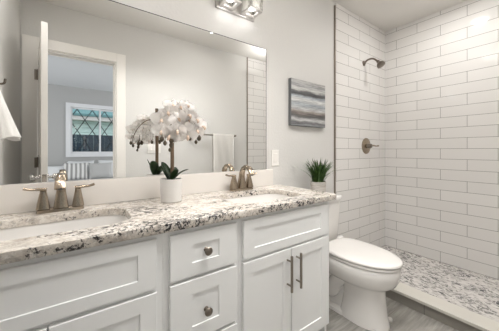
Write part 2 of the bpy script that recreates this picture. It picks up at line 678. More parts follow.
# bedroom window
bm = bmesh.new()
cw = 0.085
for q in ((WX0 - cw, WX0, WZ0 - cw, WZ1 + cw), (WX1, WX1 + cw, WZ0 - cw, WZ1 + cw), (WX0, WX1, WZ1, WZ1 + cw), (WX0, WX1, WZ0 - cw, WZ0)):
    box(bm, q[0], q[1], BY, BY + 0.022, q[2], q[3])
win = struct('window_1', bm, M['sash'])
xm = (WX0 + WX1) / 2


def sash(x0, x1, y):
    b_ = bmesh.new()
    t_ = 0.032
    for q in ((x0, x0 + t_, WZ0, WZ1), (x1 - t_, x1, WZ0, WZ1), (x0 + t_, x1 - t_, WZ0, WZ0 + t_), (x0 + t_, x1 - t_, WZ1 - t_, WZ1)):
        box(b_, q[0], q[1], y - 0.03, y, q[2], q[3])
    s = link('sash', b_, M['sash'], win)
    link('pane', B(x0 + t_, x1 - t_, y - 0.018, y - 0.013, WZ0 + t_, WZ1 - t_), M['glass'], s)
    # diamond lattice behind the pane
    lb = bmesh.new()
    X0, X1, Z0, Z1 = x0 + t_, x1 - t_, WZ0 + t_, WZ1 - t_
    dw, dh = 0.286, 0.475
    k = dh / dw
    for sgn in (1, -1):
        for i in range(-8, 9):
            # z = Zc + sgn*k*(x - (X0+i*dw))
            pts = []
            xs = X0 + (i + 0.3) * dw
            zc_ = (Z0 + Z1) / 2
            ta = [(X0 - xs), (X1 - xs)]
            tz = sorted(((Z0 - zc_) / (sgn * k), (Z1 - zc_) / (sgn * k)))
            lo, hi = max(ta[0], tz[0]), min(ta[1], tz[1])
            if hi - lo < 0.02:
                continue
            a_ = (xs + lo, y - 0.024, zc_ + sgn * k * lo)
            b2 = (xs + hi, y - 0.024, zc_ + sgn * k * hi)
            tube(lb, [a_, b2], 0.0095, 6, 1)
    link('lattice', lb, M['lead'], s)


sash(WX0, xm + 0.02, BY - 0.03)
sash(xm - 0.02, WX1, BY - 0.062)

# outdoors beyond the bedroom window
struct('ground', B(-8, 9, -16, BY - 0.1, -0.3, -0.05), M['lawn'])
fb = bmesh.new()
for i in range(60):
    x = -4 + i * 0.15
    box(fb, x, x + 0.146, -6.3, -6.27, -0.05, 1.62)
fence = tag(link('garden_fence', fb, M['fence']), 'dark navy board fence outside the bedroom window', 'fence')
hs = thing('neighbour_house', 'pale mint house with teal roof seen through the lattice window', 'house', (1, -10.5, 0))
sb = bmesh.new()
for i in range(14):
    box(sb, -6, 8, -10.6 - 0.01 * (i % 1), -10.4 + 0.0, -0.05 + i * 0.2, 0.14 + i * 0.2)
link('wall', sb, M['siding'], hs)
link('eave', B(-6.3, 8.3, -10.4, -9.9, 2.45, 2.62), M['pinkwall'], hs)
rb = bmesh.new()
loft(rb, [[Vector((-6.4, -9.85, 2.62)), Vector((-6.4, -9.85, 2.72)), Vector((-6.4, -12.5, 4.4)), Vector((-6.4, -12.5, 4.3))],
          [Vector((8.4, -9.85, 2.62)), Vector((8.4, -9.85, 2.72)), Vector((8.4, -12.5, 4.4)), Vector((8.4, -12.5, 4.3))]])
link('roof', rb, M['roof'], hs)

# ------------------------------------------------------------ doorway casing and open door
bm = bmesh.new()
cz = 0.095
box(bm, XL + 0.012, DX0, YF, YF + 0.018, 0, DZ + cz, bev=0.003)
box(bm, DX1, DX1 + 0.09, YF, YF + 0.018, 0, DZ + cz, bev=0.003)
box(bm, DX0, DX1, YF, YF + 0.0175, DZ, DZ + cz, bev=0.003)
box(bm, DX0, DX0 + 0.012, YF - 0.11, YF, 0, DZ - 0.012)
box(bm, DX1 - 0.012, DX1, YF - 0.11, YF, 0, DZ - 0.012)
box(bm, DX0, DX1, YF - 0.11, YF, DZ - 0.012, DZ)
box(bm, DX1 - 0.022, DX1 - 0.012, YF - 0.09, YF - 0.05, 0, DZ - 0.022)
box(bm, DX0 + 0.012, DX1 - 0.012, YF - 0.09, YF - 0.05, DZ - 0.022, DZ - 0.012)
struct('trim_4', bm, M['trimwhite'])

door = struct('door_1', B(-0.235, -0.197, YF + 0.024, 0.477, 0.012, 2.07, bev=0.002), M['trimwhite'], loc=(-0.235, YF + 0.024, 0))
# raised mouldings on both faces
pb = bmesh.new()
for xf, s in ((-0.197, 1), (-0.235, -1)):
    for (z0, z1) in ((0.25, 0.85), (1.08, 1.9)):
        for q in ((-0.05, -0.035, z0, z1), (0.33, 0.345, z0, z1), (-0.035, 0.33, z0, z0 + 0.015), (-0.035, 0.33, z1 - 0.015, z1)):
            box(pb, min(xf, xf + s * 0.005), max(xf, xf + s * 0.005), q[0], q[1], q[2], q[3])
link('panel_moulding', pb, M['trimwhite'], door)
for z in (0.22, 1.02, 1.83):
    hb = bmesh.new()
    lathe(hb, (-0.240, YF + 0.017, z - 0.045), [(0.0075, 0), (0.0075, 0.095)], 10)
    box(hb, -0.239, -0.205, YF + 0.0215, YF + 0.0255, z - 0.043, z + 0.043)
    box(hb, -0.2375, -0.2352, YF + 0.026, YF + 0.058, z - 0.045, z + 0.045)
    box(hb, -0.264, -0.2475, YF + 0.0195, YF + 0.023, z - 0.047, z + 0.047)
    link('hinge', hb, M['darknickel'], door)
link('latch_plate', B(-0.229, -0.203, 0.4765, 0.4795, 0.90, 0.957), M['chrome'], door)
for s, x0 in ((1, -0.197), (-1, -0.235)):
    kb = bmesh.new()
    lathe(kb, (x0, 0.415, 0.93), [(0.03, 0), (0.03, s * 0.006), (0.011, s * 0.01), (0.011, s * 0.028), (0.024, s * 0.034), (0.028, s * 0.045), (0.024, s * 0.06), (0.004, s * 0.066)], 20, 'x')
    link('door_knob', kb, M['chrome'], door, smooth=True, autosmooth=40)

door.location = (-0.266, YF + 0.024, 0)
door.rotation_euler = (0, 0, -math.radians(6.3))

# ------------------------------------------------------------ vanity cabinets
CF = 0.900          # face frame front
DF = 0.884          # door / drawer front
CH = 0.838          # cabinet height


def shaker(x0, x1, z0, z1, rail, railx=None):
    """a recessed-panel front: frame with a lower centre panel"""
    railx = railx or rail
    b_ = bmesh.new()
    y0, y1 = DF, CF - 0.0005
    d = 0.0045
    O = [(x0, z0), (x1, z0), (x1, z1), (x0, z1)]
    bv = 0.002
    I = [(x0 + railx, z0 + rail), (x1 - railx, z0 + rail), (x1 - railx, z1 - rail), (x0 + railx, z1 - rail)]
    P = [(x0 + railx + .0015, z0 + rail + .0015), (x1 - railx - .0015, z0 + rail + .0015), (x1 - railx - .0015, z1 - rail - .0015), (x0 + railx + .0015, z1 - rail - .0015)]
    OB = [(x0 + bv, z0 + bv), (x1 - bv, z0 + bv), (x1 - bv, z1 - bv), (x0 + bv, z1 - bv)]
    R_ = [[Vector((x, y1, z)) for x, z in O], [Vector((x, y0 + bv, z)) for x, z in O], [Vector((x, y0, z)) for x, z in OB],
          [Vector((x, y0, z)) for x, z in I], [Vector((x, y0 + d, z)) for x, z in P]]
    loft(b_, R_)
    return b_


def pull(x, z0, z1, parent):
    b_ = bmesh.new()
    y = DF - 0.032
    tube(b_, [(x, y, z0), (x, y, z1)], 0.0068, 12, 1)
    for z in (z0 + 0.028, z1 - 0.028):
        tube(b_, [(x, y, z), (x, DF, z)], 0.0045, 10, 1)
    o = link('bar_pull', b_, M['pull'], parent, smooth=True, autosmooth=40)
    o['label'] = 'aged nickel bar pull'


def knob(x, z, parent):
    b_ = bmesh.new()
    lathe(b_, (x, DF + 0.007, z), [(0.010, 0), (0.010, -0.004), (0.006, -0.008), (0.006, -0.018), (0.0155, -0.024), (0.0165, -0.029), (0.013, -0.034), (0.003, -0.037)], 20, 'y')
    o = link('knob', b_, M['darknickel'], parent, smooth=True, autosmooth=40)
    o['label'] = 'round aged nickel knob'


def carcass(x0, x1, parent, dividers):
    b_ = bmesh.new()
    t_ = 0.018
    yb = YB - 0.002
    box(b_, x0, x0 + t_, CF + 0.018, yb, 0.0, CH)
    box(b_, x1 - t_, x1, CF + 0.018, yb, 0.0, CH)
    box(b_, x0 + t_, x1 - t_, CF + 0.018, yb, 0.10, 0.118)
    box(b_, x0 + t_, x1 - t_, yb - 0.006, yb, 0.118, CH)
    box(b_, x0 + t_, x1 - t_, CF + 0.07, CF + 0.085, 0.0, 0.10)
    # face frame
    y0, y1 = CF, CF + 0.018
    box(b_, x0, x0 + 0.032, y0, y1, 0.10, CH)
    box(b_, x1 - 0.032, x1, y0, y1, 0.10, CH)
    for z0, z1 in dividers:
        box(b_, x0 + 0.032, x1 - 0.032, y0, y1, z0, z1)
    return link('body', b_, M['cabinet'], parent)


def sink_cabinet(x0, x1, fx0, fx1, label):
    t = thing('sink_cabinet', label, 'cabinet', ((x0 + x1) / 2, 1.15, 0), 'white vanity cabinets under the granite counter')
    carcass(x0, x1, t, [(0.10, 0.15), (0.62, 0.66), (0.805, CH)])
    link('false_drawer_front', shaker(fx0, fx1, 0.646, 0.819, 0.042, 0.062), M['cabinet'], t)
    xm_ = (fx0 + fx1) / 2
    for k, (a, c) in enumerate(((fx0, xm_ - 0.002), (xm_ + 0.002, fx1))):
        d = link('door', shaker(a, c, 0.125, 0.632, 0.055), M['cabinet'], t)
        xp = xm_ - 0.030 if k == 0 else xm_ + 0.036
        pull(xp, 0.43, 0.607, d)
    return t


sink_cabinet(-0.388, 0.2595, -0.357, 0.237, 'white two-door sink cabinet below the leftmost faucet, left of the drawers')
sink_cabinet(0.5895, 1.233, 0.606, 1.199, 'white two-door sink cabinet with two bar pulls next to the toilet')
t = thing('drawer_cabinet', 'white drawer cabinet with round knobs between the two sink cabinets', 'cabinet', (0.425, 1.15, 0), 'white vanity cabinets under the granite counter')
carcass(0.2600, 0.5890, t, [(0.10, 0.135), (0.385, 0.42), (0.635, 0.66), (0.805, CH)])
for z0, z1, kz in ((0.649, 0.819, 0.737), (0.398, 0.634, 0.500), (0.125, 0.385, 0.26)):
    d = link('drawer', shaker(0.283, 0.570, z0, z1, 0.05 if z1 > 0.8 else 0.055, 0.085), M['cabinet'], t)
    knob(0.427, kz, d)

# ------------------------------------------------------------ granite counter with two sink cut-outs
ZC = 0.870
SINKS = [(-0.06, 1.125, 0.245, 0.142), (0.885, 1.120, 0.232, 0.150)]


def curve_plate(name, outer, holes, z, half, bevel, m):
    cu = bpy.data.curves.new(name, 'CURVE')
    cu.dimensions = '2D'
    cu.fill_mode = 'BOTH'
    cu.extrude = half - bevel
    cu.bevel_depth = bevel
    cu.bevel_resolution = 2
    cu.offset = -bevel
    for pts in [outer] + holes:
        s = cu.splines.new('POLY')
        s.points.add(len(pts) - 1)
        for p, q in zip(s.points, pts):
            p.co = (q[0], q[1], 0, 1)
        s.use_cyclic_u = True
    tmp = bpy.data.objects.new(name + '_tmp', cu)
    COL.objects.link(tmp)
    bpy.context.view_layer.update()
    me = bpy.data.meshes.new_from_object(tmp.evaluated_get(bpy.context.evaluated_depsgraph_get()))
    bpy.data.objects.remove(tmp)
    me.transform(Matrix.Translation((0, 0, z)))
    me.materials.clear()
    me.materials.append(m)
    o = bpy.data.objects.new(name, me)
    COL.objects.link(o)
    return o


outer = [(XL + 0.001, 0.873), (1.268, 0.873), (1.283, 0.888), (1.283, YB - 0.001), (XL + 0.001, YB - 0.001)]
holes = [[(p.x, p.y) for p in rrect(cx, cy, 0, hx, hy, 0.085, 8)] for cx, cy, hx, hy in SINKS]
top = curve_plate('countertop', outer, holes, ZC - 0.016, 0.016, 0.003, M['granite'])
tag(top, 'long speckled white, grey and black granite countertop over the vanity', 'countertop')
tag(link('backsplash', B(XL + 0.002, 1.215, YB - 0.019, YB - 0.0005, ZC + 0.0005, 0.990, bev=0.0015), M['backsplash']),
    'plain cream backsplash strip between granite counter and mirror', 'backsplash')

for k, (cx, cy, hx, hy) in enumerate(SINKS):
    s = thing('sink', 'white undermount sink basin ' + ('under the leftmost faucet at the photo edge' if k == 0 else 'in the counter next to the potted grass and toilet'),
              'sink', (cx, cy, 0.70), 'undermount basins in the granite counter')
    b_ = bmesh.new()
    e = 0.004
    prof = [(0.838, 0.02, 0.09), (0.838, e, 0.085), (0.825, 0.0, 0.083), (0.79, -0.008, 0.08), (0.74, -0.028, 0.075), (0.712, -0.06, 0.06), (0.704, -0.10, 0.04)]
    rs = [rrect(cx, cy, 0.826, hx + 0.02, hy + 0.02, 0.10, 8), ] + [rrect(cx, cy, min(z, 0.8375), hx + d, hy + d, r, 8) for z, d, r in prof]
    loft(b_, rs, cap0=False)
    # outer shell
    rs2 = [rrect(cx, cy, 0.826, hx + 0.02, hy + 0.02, 0.10, 8), rrect(cx, cy, 0.78, hx + 0.008, hy + 0.008, 0.09, 8), rrect(cx, cy, 0.72, hx - 0.03, hy - 0.03, 0.07, 8), rrect(cx, cy, 0.69, hx - 0.10, hy - 0.10, 0.04, 8)]
    loft(b_, rs2, cap0=False)
    bmesh.ops.remove_doubles(b_, verts=b_.verts, dist=1e-5)
    link('basin', b_, M['porcelain'], s, smooth=True, autosmooth=50)
    d_ = bmesh.new()
    lathe(d_, (cx, cy, 0.7045), [(0.022, 0), (0.022, 0.003), (0.016, 0.004), (0.016, 0.002), (0.002, 0.003)], 20)
    link('drain', d_, M['nickel'], s, smooth=True, autosmooth=40)


# ------------------------------------------------------------ faucets
def sq(cx, cy, z, hx, hy, r=0.004):
    return rrect(cx, cy, z, hx, hy, r, 2)


def faucet(x, label):
    y = 1.338
    t = thing('faucet', label, 'faucet', (x, y, ZC), 'brushed nickel faucets behind the sinks')
    b_ = bmesh.new()
    loft(b_, [sq(x, y, ZC + 0.0005, 0.082, 0.024, 0.01), sq(x, y, ZC + 0.012, 0.080, 0.022, 0.01), sq(x, y, ZC + 0.016, 0.076, 0.018, 0.01)])
    link('base_plate', b_, M['nickel'], t, smooth=True, autosmooth=35)
    for s in (-1, 1):
        hx = x + s * 0.060
        b_ = bmesh.new()
        loft(b_, [sq(hx, y, ZC + 0.015, 0.0225, 0.0225), sq(hx, y, ZC + 0.04, 0.019, 0.019), sq(hx, y, ZC + 0.078, 0.0125, 0.0125), sq(hx, y, ZC + 0.090, 0.0105, 0.0105)])
        h = link('handle', b_, M['nickel'], t, smooth=True, autosmooth=35)
        b_ = bmesh.new()
        tube(b_, [(hx - s * 0.012, y, ZC + 0.095), (hx + s * 0.015, y, ZC + 0.098), (hx + s * 0.040, y - 0.004, ZC + 0.099), (hx + s * 0.062, y - 0.006, ZC + 0.106)],
             [0.0115, 0.0095, 0.0075, 0.0085], 10, 4, 0.7)
        link('lever', b_, M['nickel'], h, smooth=True, autosmooth=50)
    # tapering column rising into the arched spout
    b_ = bmesh.new()
    loft(b_, [sq(x, y, ZC + 0.015, 0.026, 0.024), sq(x, y - 0.001, ZC + 0.05, 0.021, 0.019), sq(x, y - 0.002, ZC + 0.085, 0.0165, 0.0145)])
    pts = [(0, ZC + 0.085, 0.0165, 0.0145, 0), (-0.004, ZC + 0.115, 0.0155, 0.0135, 12), (-0.020, ZC + 0.143, 0.0125, 0.0125, 42), (-0.049, ZC + 0.157, 0.0125, 0.0115, 75),
           (-0.082, ZC + 0.150, 0.0145, 0.0105, 110), (-0.105, ZC + 0.130, 0.0175, 0.010, 142), (-0.116, ZC + 0.108, 0.018, 0.010, 160)]
    rs = []
    for dy, z, a, c, ang in pts:
        m_ = Matrix.Rotation(math.radians(ang), 4, 'X')
        rs.append([m_ @ p + Vector((x, y - 0.002 + dy, z)) for p in sq(0, 0, 0, a, c)])
    loft(b_, rs)
    link('spout', b_, M['nickel'], t, smooth=True, autosmooth=35)
    b_ = bmesh.new()
    m_ = Matrix.Rotation(math.radians(160), 4, 'X')
    loft(b_, [[m_ @ (p + Vector((0, 0, h))) + Vector((x, y - 0.118, ZC + 0.108)) for p in ring((0, 0, 0), 0.0085, 12)] for h in (0, 0.004)])
    link('aerator', b_, M['dark'], t)
    return t


faucet(-0.045, 'brushed nickel two-lever faucet at the left sink below the bedroom reflection')
faucet(0.900, 'brushed nickel two-lever faucet at the right sink between orchid and light switch')

# ------------------------------------------------------------ mirror
mr = thing('mirror', 'large frameless wall mirror above the vanity reflecting the doorway', 'mirror', (0.38, YB, 0.99))
link('mirror_glass', B(XL + 0.001, 1.156, YB - 0.006, YB - 0.0012, 0.992, 1.879), M['mirror'], mr)
link('mirror_edge', B((XL + 0.001, 1.1605, YB - 0.0058, YB - 0.0012, 1.879, 1.8835), (1.156, 1.1605, YB - 0.0058, YB - 0.0012, 0.992, 1.879)), M['mirroredge'], mr)


# ------------------------------------------------------------ vanity lights
def vanity_light(xc, label):
    t = thing('vanity_light', label, 'wall light', (xc, YB, 2.06), 'crystal block lights above the mirror')
    link('back_plate', B(xc - 0.152, xc + 0.152, YB - 0.022, YB - 0.0005, 2.048, 2.16, bev=0.003), M['fixture'], t)
    for s in (-1, 1):
        x = xc + s * 0.085
        y = YB - 0.082
        hw = 0.052
        f = bmesh.new()
        z0 = 2.055
        for q in ((x - hw, x + hw, y - hw, y - hw + 0.022), (x - hw, x + hw, y + hw - 0.022, y + hw), (x - hw, x - hw + 0.022, y - hw + 0.022, y + hw - 0.022), (x + hw - 0.022, x + hw, y - hw + 0.022, y + hw - 0.022)):
            box(f, q[0], q[1], q[2], q[3], z0, z0 + 0.008)
        box(f, x - 0.012, x + 0.012, y + hw, YB - 0.02, z0, z0 + 0.012)
        fr = link('shade_frame', f, M['fixture'], t)
        gb = bmesh.new()
        for q in ((x - hw, x + hw, y - hw, y - hw + 0.012), (x - hw, x + hw, y + hw - 0.012, y + hw), (x - hw, x - hw + 0.012, y - hw + 0.012, y + hw - 0.012), (x + hw - 0.012, x + hw, y - hw + 0.012, y + hw - 0.012)):
            box(gb, q[0], q[1], q[2], q[3], z0 + 0.009, z0 + 0.115)
        for i in range(8):
            xx = x - hw + 0.006 + i * (2 * hw - 0.012) / 7
            tube(gb, [(xx, y - hw, z0 + 0.009), (xx, y - hw, z0 + 0.115)], 0.004, 6, 1)
            yy = y - hw + 0.006 + i * (2 * hw - 0.012) / 7
            for sx in (-1, 1):
                tube(gb, [(x + sx * hw, yy, z0 + 0.009), (x + sx * hw, yy, z0 + 0.115)], 0.004, 6, 1)
        link('crystal_shade', gb, M['crystal'], t, smooth=True, autosmooth=40)
        bb = bmesh.new()
        lathe(bb, (x, y, z0 + 0.015), [(0.004, 0), (0.016, 0.004), (0.018, 0.02), (0.012, 0.045), (0.012, 0.07)], 14)
        link('bulb', bb, M['bulb'], t, smooth=True)
        lamp('vanity_bulb_light', 'POINT', (x, y, z0 - 0.012), 0.30, WARM, 0.022)
    return t


vanity_light(0.886, 'square crystal-shade chrome light above the mirror top edge')
vanity_light(-0.04, 'square crystal-shade chrome light above the left sink, beyond the frame')

# recessed ceiling downlights; all but the shower one are added to light the room
for i, (x, y) in enumerate(DOWNLIGHTS):
    t = thing('ceiling_downlight', ['round recessed downlight in the shower ceiling', 'round recessed downlight added to light the left wall by the sinks', 'round recessed downlight added as room light near the toilet'][i], 'ceiling light', (x, y, CZ - 0.012))
    f = bmesh.new()
    loft(f, [ring((x, y, CZ - 0.0005), 0.085, 28), ring((x, y, CZ - 0.008), 0.083, 28), ring((x, y, CZ - 0.010), 0.068, 28), ring((x, y, CZ - 0.004), 0.066, 28)])
    link('trim_ring', f, M['plate'], t, smooth=True, autosmooth=30)
    f = bmesh.new()
    loft(f, [ring((x, y, CZ - 0.004), 0.0655, 28), ring((x, y, CZ - 0.008), 0.0655, 28)])
    link('diffuser', f, M['diffuser'], t)

# ------------------------------------------------------------ picture and switch
cx, cz_ = 1.605, 1.520
o = link('canvas_picture', B(cx - 0.213, cx + 0.213, YB - 0.034, YB - 0.001, cz_ - 0.188, cz_ + 0.188, bev=0.002), [M['canvasside'], M['painting']], loc=(cx, YB - 0.02, cz_))
for p in o.data.polygons:
    p.material_index = 1 if p.normal.y < -0.9 else 0
tag(o, 'abstract canvas in grey, white and brown horizontal bands on the wall', 'picture')

t = thing('light_switch', 'white rocker switch plate on the wall right of the mirror', 'light switch', (1.248, YB, 1.075))
link('plate', B(1.212, 1.283, YB - 0.007, YB - 0.0005, 1.015, 1.135, bev=0.002), M['plate'], t)
link('rocker', B(1.231, 1.264, YB - 0.011, YB - 0.006, 1.042, 1.108, bev=0.0015), M['trimwhite'], t)

t = thing('light_switch', 'wide white multi-gang switch plate beside the doorway, seen in the mirror', 'light switch', (0.76, YF, 1.155))
link('plate', B(0.69, 0.84, YF + 0.0005, YF + 0.007, 1.10, 1.215, bev=0.002), M['plate'], t)
for i in range(3):
    link('rocker', B(0.704 + i * 0.045, 0.736 + i * 0.045, YF + 0.006, YF + 0.011, 1.127, 1.19, bev=0.0015), M['trimwhite'], t)

# ------------------------------------------------------------ towel bar + towel (seen in the mirror)
t = thing('towel_bar', 'brushed nickel towel bar on the wall opposite, seen in the mirror', 'towel bar', (1.6, YF, 1.34))
by = YF + 0.068
b_ = bmesh.new()
tube(b_, [(1.20, by, 1.338), (1.872, by, 1.338)], 0.008, 12, 1)
link('bar', b_, M['darknickel'], t, smooth=True, autosmooth=40)
for x in (1.22, 1.855):
    b_ = bmesh.new()
    lathe(b_, (x, YF, 1.338), [(0.026, 0.0005), (0.025, 0.008), (0.012, 0.018), (0.010, 0.055), (0.014, 0.062), (0.014, 0.078), (0.004, 0.082)], 16, 'y')
    link('post', b_, M['darknickel'], t, smooth=True, autosmooth=40)


def draped(x0, x1, yc, ztop, zf, zb, amp=0.004):
    b_ = bmesh.new()
    prof = []
    for i in range(13):
        prof.append((0.017 + 0.006 * (1 - i / 12), zf + (ztop - 0.02 - zf) * i / 12))
    for i in range(1, 8):
        a = PI * i / 8
        prof.append((0.017 * math.cos(a), ztop - 0.02 + 0.02 * math.sin(a)))
    for i in range(13):
        prof.append((-0.017 - 0.004 * i / 12, ztop - 0.02 + (zb - ztop + 0.02) * i / 12))
    n = 16
    grid = []
    for j in range(n + 1):
        x = x0 + (x1 - x0) * j / n
        row = []
        for (dy, z) in prof:
            w = amp * math.sin(j * 1.1 + z * 7) * min(1, (ztop - z) * 8)
            taper = 1 - 0.03 * math.sin((ztop - z) * 5)
            xx = (x0 + x1) / 2 + (x - (x0 + x1) / 2) * taper
            row.append(b_.verts.new((xx, yc + dy + w, z)))
        grid.append(row)
    for j in range(n):
        for i in range(len(prof) - 1):
            b_.faces.new((grid[j][i], grid[j + 1][i], grid[j + 1][i + 1], grid[j][i + 1]))
    bmesh.ops.solidify(b_, geom=list(b_.faces), thickness=0.007)
    return b_


o = link('hand_towel', draped(1.50, 1.825, by, 1.357, 0.80, 0.86), M['terry'], smooth=True)
tag(o, 'white towel folded over the towel bar, seen in the mirror', 'towel')

# hook with hanging towel on the left wall
hk = thing('towel_hook', 'dark metal hook on the left wall, seen in the mirror edge', 'hook', (XL, 0.82, 1.52))
b_ = bmesh.new()
lathe(b_, (XL, 0.82, 1.53), [(0.024, 0.0005), (0.024, 0.008), (0.008, 0.012), (0.008, 0.03)], 16, 'x')
tube(b_, [(XL + 0.02, 0.82, 1.53), (XL + 0.045, 0.82, 1.515), (XL + 0.065, 0.82, 1.52), (XL + 0.07, 0.82, 1.545)], 0.006, 8)
link('hook_arm', b_, M['darknickel'], hk, smooth=True, autosmooth=40)
b_ = bmesh.new()
rs = []
for i in range(16):
    f = i / 15
    z = 1.49 - 0.29 * f
    hw = 0.028 + 0.085 * f ** 0.7
    hd = 0.015 + 0.045 * f
    cxx = XL + 0.030 + 0.042 * f
    rr = []
    for j in range(48):
        a = 2 * PI * j / 48
        k = 1 + 0.11 * f * math.sin(a * 9) + 0.05 * f * math.sin(a * 4 + 1)
        rr.append(Vector((cxx + hd * math.cos(a) * k, 0.82 + hw * math.sin(a) * (1 + 0.03 * f * math.sin(a * 9)), z + 0.012 * f * math.sin(a * 2 + .5))))
    rs.append(rr)
loft(b_, rs)
o = link('bath_towel', b_, M['terry'], smooth=True, autosmooth=60)
tag(o, 'white towel bunched on the hook at the left edge of the mirror', 'towel')


# ------------------------------------------------------------ shower fittings
t = thing('overhead_shower', 'nickel shower head on a curved arm high on the tiled wall', 'shower head', (2.51, YB - 0.008, 2.06))
b_ = bmesh.new()
lathe(b_, (2.505, YB - 0.008, 2.06), [(0.028, 0), (0.027, -0.006), (0.014, -0.014), (0.011, -0.02)], 18, 'y')
link('flange', b_, M['darknickel'], t, smooth=True, autosmooth=40)
b_ = bmesh.new()
tube(b_, [(2.505, YB - 0.012, 2.06), (2.51, YB - 0.05, 2.085), (2.52, YB - 0.10, 2.085), (2.53, YB - 0.145, 2.045)], 0.0095, 10)
link('arm', b_, M['darknickel'], t, smooth=True, autosmooth=40)
b_ = bmesh.new()
d = Vector((0.02, -0.55, -0.80)).normalized()
q = d.to_track_quat('Z', 'Y').to_matrix().to_4x4()
base = Vector((2.53, YB - 0.142, 2.05))
prof = [(0.012, -0.004), (0.017, 0.006), (0.015, 0.018), (0.022, 0.026), (0.037, 0.043), (0.041, 0.058), (0.041, 0.066), (0.034, 0.068)]
loft(b_, [[q @ p + base for p in ring((0, 0, h), r, 20)] for r, h in prof])
link('head', b_, M['darknickel'], t, smooth=True, autosmooth=40)

t = thing('shower_valve', 'round nickel shower valve with lever on the white tile', 'shower valve', (2.55, YB - 0.008, 1.18))
b_ = bmesh.new()
lathe(b_, (2.55, YB - 0.008, 1.18), [(0.086, 0), (0.085, -0.006), (0.07, -0.012), (0.035, -0.018)], 32, 'y')
link('escutcheon', b_, M['nickel'], t, smooth=True, autosmooth=30)
b_ = bmesh.new()
lathe(b_, (2.55, YB - 0.02, 1.18), [(0.026, 0), (0.026, -0.03), (0.021, -0.05), (0.004, -0.056)], 20, 'y')
link('valve_hub', b_, M['darknickel'], t, smooth=True, autosmooth=40)
b_ = bmesh.new()
tube(b_, [(2.55, YB - 0.062, 1.182), (2.585, YB - 0.070, 1.184), (2.63, YB - 0.078, 1.178), (2.665, YB - 0.082, 1.182)], [0.013, 0.010, 0.008, 0.010], 10, 4, 0.8)
link('lever', b_, M['nickel'], t, smooth=True)

# ------------------------------------------------------------ toilet
TX = 1.60
toi = thing('toilet', 'white elongated toilet with closed lid between vanity and shower', 'toilet', (TX, 1.0, 0))


def egg(z, yf, yb, a, n=40, pw=2.25, back=0.75, cx=TX):
    """elongated outline: pointed to the front (yf), fuller at the back (yb)"""
    L = yb - yf
    yc = yf + L * 0.56
    out = []
    for i in range(n):
        th = 2 * PI * i / n
        c, s = math.cos(th), math.sin(th)
        x = a * math.copysign(abs(c) ** (2 / pw), c)
        if s < 0:
            y = yc - (yc - yf) * abs(s) ** (2 / 2.0)
            x = a * math.copysign(abs(c) ** (2 / 2.05), c)
        else:
            y = yc + (yb - yc) * abs(s) ** (2 / (pw + back * 2))
            x = a * math.copysign(abs(c) ** (2 / (pw + back)), c)
        out.append(Vector((cx + x, y, z)))
    return out


b_ = bmesh.new()
R_ = [egg(0.0, 0.726, 1.03, 0.113, pw=2.6), egg(0.018, 0.726, 1.03, 0.112, pw=2.6), egg(0.06, 0.738, 1.02, 0.104, pw=2.6), egg(0.15, 0.748, 1.005, 0.098, pw=2.6), egg(0.225, 0.752, 1.01, 0.098, pw=2.6),
      egg(0.245, 0.742, 1.05, 0.110, pw=2.4), egg(0.262, 0.716, 1.12, 0.142), egg(0.285, 0.690, 1.16, 0.163), egg(0.315, 0.674, 1.18, 0.177), egg(0.345, 0.667, 1.18, 0.182), egg(0.392, 0.663, 1.18, 0.184), egg(0.398, 0.668, 1.178, 0.178)]
loft(b_, R_)
R2 = [rrect(TX, 1.13, 0.0, 0.112, 0.185, 0.06), rrect(TX, 1.13, 0.022, 0.110, 0.183, 0.06), rrect(TX, 1.13, 0.035, 0.075, 0.17, 0.05), rrect(TX, 1.13, 0.30, 0.070, 0.16, 0.05)]
loft(b_, R2)
link('bowl', b_, M['porcelain'], toi, smooth=True, autosmooth=60)
# trapway relief on both sides of the pedestal
for s in (-1, 1):
    b_ = bmesh.new()
    x = TX + s * 0.062
    tube(b_, [(x, 0.98, 0.27), (x + s * 0.012, 1.05, 0.20), (x + s * 0.015, 1.09, 0.12), (x + s * 0.012, 1.16, 0.14), (x + s * 0.01, 1.22, 0.24)], [0.045, 0.05, 0.048, 0.048, 0.05], 14, 5)
    link('trapway', b_, M['porcelain'], toi, smooth=True)
# rear deck carrying the tank
b_ = bmesh.new()
loft(b_, [rrect(TX, 1.24, 0.25, 0.10, 0.13, 0.04), rrect(TX, 1.25, 0.32, 0.15, 0.13, 0.04), rrect(TX, 1.255, 0.385, 0.17, 0.125, 0.04), rrect(TX, 1.255, 0.40, 0.168, 0.123, 0.04)])
link('deck', b_, M['porcelain'], toi, smooth=True, autosmooth=50)
b_ = bmesh.new()
loft(b_, [egg(0.4015, 0.664, 1.135, 0.180), egg(0.404, 0.660, 1.137, 0.184), egg(0.415, 0.660, 1.137, 0.184), egg(0.417, 0.664, 1.135, 0.180)])
link('seat', b_, M['seat'], toi, smooth=True, autosmooth=50)
b_ = bmesh.new()
loft(b_, [egg(0.4235, 0.662, 1.150, 0.180), egg(0.4255, 0.656, 1.153, 0.187), egg(0.434, 0.656, 1.153, 0.187), egg(0.440, 0.664, 1.148, 0.180), egg(0.444, 0.69, 1.13, 0.160), egg(0.447, 0.76, 1.08, 0.10)])
link('lid', b_, M['seat'], toi, smooth=True, autosmooth=60)
for s in (-1, 1):
    b_ = bmesh.new()
    box(b_, TX + s * 0.125 - 0.03, TX + s * 0.125 + 0.03, 1.135, 1.168, 0.4, 0.446, bev=0.01, seg=3)
    link('hinge_cap', b_, M['seat'], toi, smooth=True)
for s in (-1, 1):
    b_ = bmesh.new()
    lathe(b_, (TX + s * 0.102, 0.765, 0.0), [(0.016, 0), (0.016, 0.012), (0.012, 0.020), (0.002, 0.024)], 14)
    link('bolt_cap', b_, M['seat'], toi, smooth=True)
b_ = bmesh.new()
